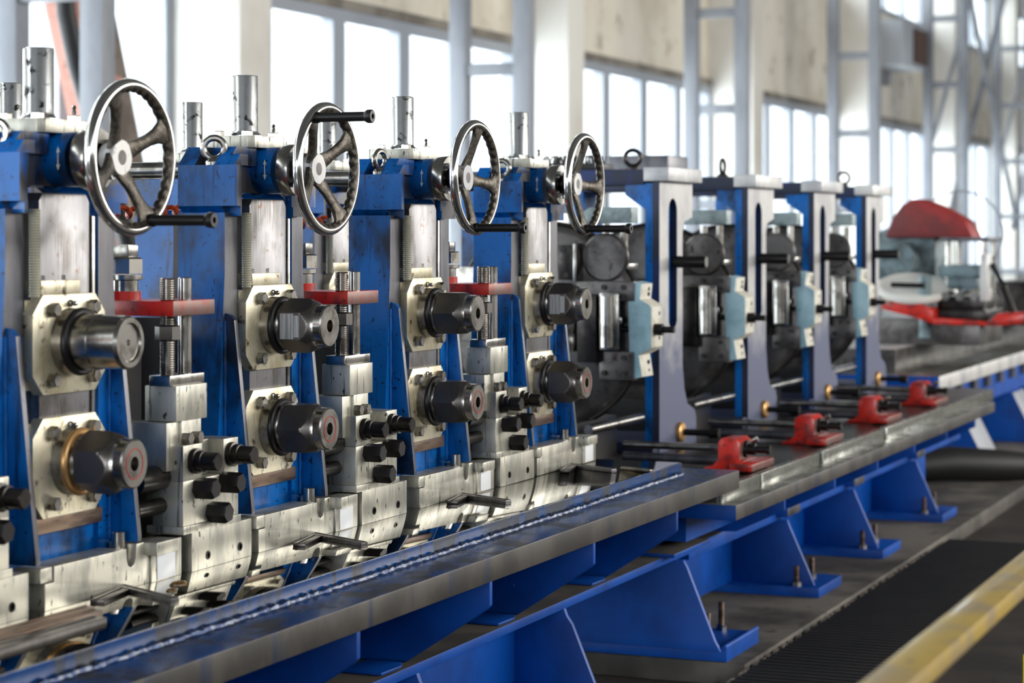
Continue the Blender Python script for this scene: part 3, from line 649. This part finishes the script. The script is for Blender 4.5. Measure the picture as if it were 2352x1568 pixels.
# ------------------------------------------------------------------ turks head stands
GX = [6.2, 7.135, 8.013, 8.856]
def turks():
    g = GX[0]; Y0 = 2.10
    r = thing('turks_head_stand', 'x', 'straightening stand', (g, 2.4, .44), 'slotted post stands on the second bed')
    P = lambda l: [(g+a, b) for a, b in l]
    arcT = [(.086 + .041*(1-math.cos(t)), 1.165 + .041*math.sin(t)) for t in [PI*i/8 for i in range(9)]]
    left = P([(0, .4405), (.127, .4405), (.127, .81), (.1, .815), (.086, .83)] + arcT[:5] + [(.127, 1.253), (0, 1.253)])
    right = P([(.127, .4405), (.36, .4405), (.36, .52), (.345, .545), (.27, .57), (.24, .62), (.222, .70), (.222, 1.10), (.24, 1.135), (.32, 1.15), (.32, 1.253), (.127, 1.253)] + arcT[4:] + [(.168, .83), (.155, .815), (.127, .81)])
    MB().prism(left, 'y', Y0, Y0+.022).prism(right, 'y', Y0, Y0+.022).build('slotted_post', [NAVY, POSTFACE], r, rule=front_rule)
    MB().prism(P([(0, .4405), (.36, .4405), (.36, .52), (.24, .62), (.222, .7), (.222, 1.12), (.3, 1.16), (.3, 1.25), (0, 1.25)]), 'y', Y0+.022, Y0+.045).build('post_backing', BLUE, r)
    cap = MB().box(g-.004, g+.33, Y0-.03, Y0+.05, 1.256, 1.298, .003).build('cap_block', PALEFACE, r)
    MB().box(g+.002, g+.3, Y0+.05, 2.75, 1.245, 1.292, .002).build('top_beam', NAVY, r)
    MB().box(g+.0, g+.2, 2.70, 2.75, .4405, 1.245).build('rear_post', BLUE, r)
    MB().prism([(2.145, 1.245), (2.21, 1.245), (2.21, 1.215), (2.145, 1.17)], 'x', g+.003, g+.03).build('corner_bracket', BLUE, r)
    MB().lathe([(0, .02), (.008, .02), (.012, .012), (.016, .01)], (g+.1, 2.22, 1.292), (0, 0, 1), 16).ring((g+.1, 2.22, 1.33), (1, .3, 0), .024, .006, 28, 8).build('eye_bolt', DARK, r)
    dx = g-.3; D = dx
    d = MB().lathe([(0, .1), (0, .275), (.006, .29), (.012, .295), (.045, .295), (.05, .285), (.05, .1)], (dx, 2.35, .827), (1, 0, 0), 64, caps=False)
    d.build('face_disc', DISC, r)
    MB().ring((dx+.02, 2.35, .827), (1, 0, 0), .3, .008, 64, 8).build('disc_band', BLACKOX, r)
    MB().box(D-.06, D, 2.10, 2.16, .765, .93, .004).box(D-.05, D, 2.095, 2.165, .84, .86, .002).build('roll_box', STEEL, r)
    MB().cyl((D-.075, 2.13, .775), (D-.075, 2.13, .92), .02, 18).build('side_roll', STEEL, r)
    MB().box(D-.07, D, 2.165, 2.225, .73, .925, .006).build('roll_frame', DARK, r)
    MB().box(D-.045, D, 2.06, 2.235, .906, .962, .003).build('clamp_plate', DISC, r)
    MB().box(D-.045, D, 2.062, 2.165, .68, .762, .003).build('clamp_plate', DISC, r)
    MB().box(D-.05, D, 2.245, 2.29, .965, 1.065, .003).build('guide_plate', DARK, r)
    MB().box(D-.055, D, 2.232, 2.242, .96, 1.07, .002).build('guide_strip', STEEL, r)
    MB().lathe([(0, .07), (.012, .07), (.016, .064)], (D, 2.16, 1.03), (-1, 0, 0), 32).build('boss', DISC, r)
    MB().lathe([(0, .03), (.02, .034), (.03, .03), (.06, .03), (.07, .034), (.1, .03)], (D-.04, 2.26, .76), (0, 0, 1), 24).build('vertical_roll', STEEL, r)
    MB().box(D-.045, D, 2.3, 2.46, .6, .95, .004).build('screw_block', DARK, r)
    MB().box(D-.03, D, 2.43, 2.62, .78, 1.0, .004).build('wear_plate', STEEL, r)
    for (yy, zz) in ((2.15, .945), (2.09, .945), (2.09, .92), (2.275, 1.05), (2.255, 1.05), (2.265, .98), (2.09, .70), (2.09, .745), (2.15, .70)):
        MB().cyl((D-.044, yy, zz), (D-.052, yy, zz), .0075, 12).build('bolt_hole', RUBBER, r)
    MB().prism([(2.09, 1.128), (2.09, 1.175), (2.22, 1.175), (2.27, 1.14), (2.27, 1.128)], 'x', dx+.02, dx+.08, .004).build('screw_yoke', YOKE, r)
    for yy in (2.12, 2.175):
        MB().cyl((dx+.04, yy, 1.0), (dx+.04, yy, 1.125), .012, 14).build('tie_stud', STEEL, r)
    MB().box(dx+.0, dx+.08, 2.09, 2.21, .995, 1.012, .002).build('stud_plate', STEEL, r)
    bx = g-.34; sh = -.031
    s = MB().prism([(a_+sh, b_) for a_, b_ in [(2.105, .682), (2.068, .690), (2.078, .752), (2.046, .768), (2.04, .775), (2.04, .888), (2.046, .896), (2.075, .912), (2.07, .955), (2.10, .962), (2.112, .95)]], 'x', bx, bx+.1, .002)
    s.build('side_bracket', [PALEBLUE, CREAMPAINT, CREAMPAINT], r, rule=lambda n: 1 if n.y < -.4 else None)
    for zz in (.705, .73, .80, .87, .925, .94):
        yy = (2.04 if .76 < zz < .9 else 2.071) + sh
        MB().cyl((bx+.07, yy+.002, zz), (bx+.07, yy-.001, zz), .006, 10).build('bolt_hole', RUBBER, r)
    MB().cyl((bx+.03, 2.2, .825), (bx+.03, 1.95, .825), .0095, 14).cyl((bx+.03, 2.01, .825), (bx+.03, 1.985, .825), .017, 14).cyl((bx+.03, 2.15, .825), (bx+.03, 2.14, .825), .028, 14).build('adjusting_screw', BLACKOX, r)
    MB().lathe([(0, .0185), (.098, .0185), (.101, .0175), (.106, .0175)], (g+.127, 2.1, 1.012), (0, -1, 0), 18).build('lift_pin', BLACKOX, r)
    MB().cyl((g+.127, 1.9955, 1.012), (g+.127, 1.9925, 1.012), .0165, 18).build('pin_face', STEEL, r)
    MB().lathe([(0, .031), (.012, .031), (.016, .026), (.018, .012)], (g+.185, Y0, .488), (0, -1, 0), 24).build('brass_collar', BRASS, r)
    MB().lathe([(0, .01), (.09, .01), (.09, .016), (.12, .016)], (g+.185, Y0-.01, .488), (0, -1, 0), 14).build('spindle_end', BLACKOX, r)
    MB().box(g-.05, g+.3, 2.103, 2.85, .4405, .475, .004).build('slide_base', NAVY, r)
    MB().box(g-.5, g-.1, 2.2, 2.8, .4405, .56).build('carriage', BLACKOX, r)
    MB().cyl((g-.5, 2.14, .55), (g-.06, 2.14, .55), .014, 14).build('guide_rod', STEEL, r)
    return r
tk = turks()
TL = ['the one beside the last handwheel', 'second along from the handwheels', 'third along from the handwheels', 'last one, by the red domed machine']
for i in range(4):
    o = tk if i == 0 else copy_tree(tk)
    if i == 1:
        for e in named(o, 'eye_bolt'): e.data = e.data.copy(); e.data.transform(Matrix.Translation((.1, -.18, 0)) @ Matrix.Rotation(1.25, 4, 'Z') @ Matrix.Translation((-.1, .18, 0)))
    if i == 2:
        for e in named(o, 'eye_bolt'): kill(e)
    o.location = (GX[i], 2.4, .44); o['label'] = 'stand with pale slotted post and dark face disc, ' + TL[i]

def redblock():
    x = 5.812
    r = thing('red_bearing_block', 'x', 'bearing block', (x+.05, 1.76, .44), 'red bearing blocks on the second bed')
    MB().prism([(1.735, .4405), (1.735, .49), (1.733, .518), (1.745, .53), (1.785, .53), (1.797, .518), (1.797, .468), (1.815, .452), (1.84, .446), (1.84, .4405)], 'x', x, x+.11, .002).box(x-.08, x+.14, 1.675, 1.74, .4475, .468, .003).box(x-.01, x+.12, 1.72, 1.745, .452, .47, .002).build('housing', [RED, REDBARE], r, rule=lambda n: 1 if n.y < -.8 else None)
    MB().cyl((x+.055, 2.095, .497), (x+.055, 1.78, .497), .0105, 16).build('rod', STEEL, r)
    MB().cyl((x+.055, 2.095, .462), (x+.055, 1.8, .462), .014, 16).build('rod', GREYFACE, r)
    MB().lathe([(0, .024), (.008, .024), (.009, .016), (.03, .016), (.031, .01), (.06, .01), (.062, .013), (.072, .013)], (x+.055, 1.734, .497), (0, -1, 0), 16).build('lock_nut', BLACKOX, r)
    MB().lathe([(0, .007), (.018, .007)], (x+.055, 1.715, .52), (0, -.6, .3), 10).build('grease_nipple', STEEL, r)
    return r
rb = redblock()
RX = [5.812, 6.62, 7.46, 8.28]
for i in range(4):
    o = rb if i == 0 else copy_tree(rb)
    o.location = (RX[i]+.05, 1.76, .44)
    o['label'] = 'red bearing block on the second bed, ' + ['beside the end of the handwheel bed', 'second along', 'third along', 'last of the row, by the third bed'][i]
# end base block on near bed
tag(MB().box(5.1, 5.19, 1.965, 2.25, .525, .566, .003).build('stop_block', PALEFACE), 'pale steel stop block at the end of the handwheel bed', 'block')
# brush and box lying on the beams
mb = MB().box(5.95, 6.1, 2.35, 2.6, 1.293, 1.315, .003)
for i in range(60):
    a, b = random.uniform(5.96, 6.09), random.uniform(2.36, 2.59)
    mb.bar((a, b, 1.315), (a+random.uniform(-.012, .012), b+random.uniform(-.012, .012), 1.34), .004, .004)
mb2 = mb
bo = mb2.build('wire_brush', BLACKOX); bo.location.x += .33; bo.location.y -= .02
tag(bo, 'dark bristly brush lying on top of the slotted post beam', 'brush')
tag(MB().box(7.18, 7.4, 2.40, 2.62, 1.293, 1.37, .004).build('grey_carton', [GREYFACE]), 'small grey box lying on the second beam', 'box')

# ------------------------------------------------------------------ third bed and red machine
b3 = thing('saw_bed', 'pale edged bed carrying the red domed machine', 'machine bed', (11.5, 2.4, 0))
MB().box(9.6, 18, 1.95, 3.2, .40, .466, .004).build('top_plate', [PALELEDGE, PALEFACE, BLUE2], b3, rule=lambda n: 0 if n.z > .7 else (2 if n.x < -.7 else 1))
MB().box(9.7, 18, 2.0, 3.1, .26, .40).build('beam', BLUE2, b3)
for i in range(20):
    MB().box(9.85+i*.36, 9.93+i*.36, 1.975, 2.0, .335, .40).build('slot', GREYFACE, b3)
for i in range(6):
    x = 10.2 + i*1.4
    MB().prism([(2.3, .26), (1.97, .26), (1.85, .02), (1.85, 0), (2.3, 0)], 'x', x, x+.35, .003).build('leg', [BLUE2, GREYPAINT], b3, rule=front_rule)
MB().box(9.85, 17.5, 2.2, 3.0, .466, .57, .006).build('slide_box', [DISC, PALEFACE], b3, rule=lambda n: 1 if n.z > .8 else 0)
rm = thing('flying_saw', 'red domed grey machine at the far end of the line', 'saw', (10.9, 2.25, .57))
MB().prism([(2.45, 1.075), (2.41, 1.176), (2.36, 1.24), (2.315, 1.268), (2.27, 1.268), (2.17, 1.228), (2.045, 1.16), (2.005, 1.075)], 'x', 10.7, 10.95, .02).build('blade_guard', REDDULL, rm)
MB().prism([(2.5, .86), (2.5, 1.1), (2.44, 1.13), (2.3, 1.1), (2.2, 1.08), (2.2, .86)], 'x', 10.75, 11.1, .02).cyl((10.6, 2.36, .97), (11.2, 2.36, .97), .085, 24).build('motor_body', GREYBLUE, rm)
MB().lathe([(0, .16), (.012, .175), (.03, .175), (.04, .16)], (10.4, 2.24, .815), (-.35, -.1, 1), 40).build('turntable', WHITE, rm)
for (y, x) in ((1.91, 10.45), (2.08, 10.45), (1.91, 10.7), (2.08, 10.7)):
    MB().cyl((x, y, .72), (x, y, 1.075), .014, 14).build('guide_post', STEEL, rm)
MB().box(10.4, 10.78, 1.88, 2.11, 1.06, 1.08, .004).build('head_plate', GREYFACE, rm)
MB().box(10.4, 10.75, 1.90, 2.12, .89, .945, .006).box(10.42, 10.72, 1.94, 2.08, .83, .89, .004).build('tool_slide', GREYBLUE, rm)
MB().box(10.35, 10.8, 1.88, 2.14, .69, .735, .005).box(10.38, 10.78, 1.9, 2.12, .735, .79, .005).build('tool_bed', DARK, rm)
MB().prism([(2.36, .76), (2.3, .782), (2.22, .78), (2.11, .74), (2.11, .67), (2.2, .70), (2.36, .74)], 'x', 10.25, 10.5, .006).prism([(2.11, .67), (2.11, .70), (1.85, .685), (1.81, .725), (1.68, .73), (1.68, .68), (1.83, .665)], 'x', 10.25, 10.5, .006).build('support_arm', RED, rm)
MB().cyl((10.2, 2.3, .855), (10.2, 2.14, .852), .012, 12).build('rod', BLACKOX, rm)
for (y, z, r_) in ((1.93, .80, .022), (2.0, .80, .022), (2.07, .80, .022)):
    MB().cyl((10.32, y, z), (10.5, y, z), r_, 14).build('roller', STEEL, rm)
MB().cyl((10.3, 2.16, .60), (10.3, 2.16, .9), .03, 16, bev=.004).build('cylinder', GREYBLUE, rm)
MB().box(10.3, 10.42, 1.87, 1.9, .78, 1.0, .003).build('side_plate', PALEFACE, rm)
MB().tube([(10.4, 1.86, .95), (10.35, 1.8, .85), (10.4, 1.76, .72)], .018, 10).build('air_hose', RUBBER, rm)
MB().ring((10.95, 2.12, 1.1), (1, .2, 0), .21, .004, 48, 6).build('hose_loop', GREYPAINT, rm)
MB().box(10.3, 10.9, 1.9, 2.4, .57, .69, .006).build('carriage', DISC, rm)
tag(MB().box(12.6, 13.2, 1.95, 2.25, .57, .82, .02).tube([(12.9, 2.1, .8), (12.95, 2.05, .92), (13.1, 1.95, .95), (13.4, 1.85, .97)], .035, 10).build('drive_unit', DARK), 'dark drive unit with bent hose past the red domed machine', 'motor')

# dark bundle on floor, mat, rail
tag(MB().tube([(9.5, 2.05, .075), (9.6, 1.9, .085), (9.75, 1.7, .07), (9.95, 1.5, .05)], .07, 14, fn=lambda i: (1, 1.1, 1.0, .7)[i]).build('rubber_hose', RUBBER), 'thick black hose bundle on the floor beyond the blue feet', 'hose')
mt = thing('ribbed_mat', 'black ribbed rubber mat on the floor along the blue feet', 'mat', (6, 1.4, -.06))
mb = MB().box(4.2, 7.9, 1.2, 1.572, -.06, -.016)
for i in range(92):
    x = 4.22 + i*.04
    mb.box(x, x+.018, 1.2, 1.565, -.016, -.006)
mb.build('mat_body', MAT_, mt)
mb = MB(); x = 4.3
while x < 7.6:
    L_ = random.uniform(.012, .05)
    mb.bar((x, 1.572 + random.uniform(0, .006), -.012), (x+L_, 1.572 + random.uniform(0, .006), -.01), .008, .006)
    x += L_ + random.uniform(.01, .07)
tag(mb.build('frayed_edge', BROWNGREY, mt), kind='stuff')
rl = thing('guard_rail', 'worn yellow guard rail, blurred in front of the mat', 'rail', (2.4, .48, -.06))
MB().box(.9, 4.3, .454, .5, .643, .665, .0045).build('top_rail', YELLOW, rl)
for x in (1.0, 4.2):
    MB().box(x, x+.04, .458, .498, -.06, .643).build('post', YELLOW, rl)
tag(MB().box(5.08, 5.3, .80, .84, -.06, .13, .004).build('marker_post', YELLOW2), 'short bright yellow marker post at the picture edge below the rail', 'post')

# ------------------------------------------------------------------ light
LB_, LF_, LG_ = 9.0, 7.4, 9.0
def area(name, loc, rot, sx, sy, power, colour):
    l = bpy.data.lights.new(name, 'AREA'); l.shape = 'RECTANGLE'; l.size = sx; l.size_y = sy; l.energy = power; l.color = colour
    o = bpy.data.objects.new(name, l); COL.objects.link(o); o.location = loc; o.rotation_euler = rot
    return o
def radiance(L, sx, sy): return L*PI*sx*sy
# daylight through the window bands of both long walls
area('daylight_back', (23, 8.6, 1.7), (-PI/2, 0, 0), 70, 3.4, radiance(LB_, 70, 3.4), (.95, .98, 1))
area('daylight_clerestory', (23, 8.6, 5.2), (-PI/2, 0, 0), 70, 1.6, radiance(LB_, 70, 1.6), (.95, .98, 1))
area('daylight_front', (16, -6.5, 3.2), (PI/2, 0, 0), 24, 2.8, radiance(LF_, 24, 2.8), (1, .95, .86))
area('daylight_gate', (-14.6, .7, 2.3), (PI/2, 0, -PI/2), 7.8, 4.6, radiance(LG_, 7.8, 4.6), (.9, .95, 1))
w = bpy.data.worlds.new('world'); sc.world = w; w.use_nodes = True
w.node_tree.nodes['Background'].inputs[0].default_value = (.9, .95, 1, 1)
w.node_tree.nodes['Background'].inputs[1].default_value = 2.5

for o in sc.objects:
    if '_o' in o: del o['_o']
sc.cycles.use_denoising = True
sc.cycles.max_bounces = 6; sc.cycles.diffuse_bounces = 3; sc.cycles.glossy_bounces = 4; sc.cycles.transparent_max_bounces = 6
sc.cycles.caustics_reflective = False; sc.cycles.caustics_refractive = False
sc.cycles.sample_clamp_indirect = 6
sc.view_settings.view_transform = 'Standard'; sc.view_settings.look = 'None'; sc.view_settings.gamma = 1
sc.view_settings.use_curve_mapping = False
sc.view_settings.exposure = 0.0
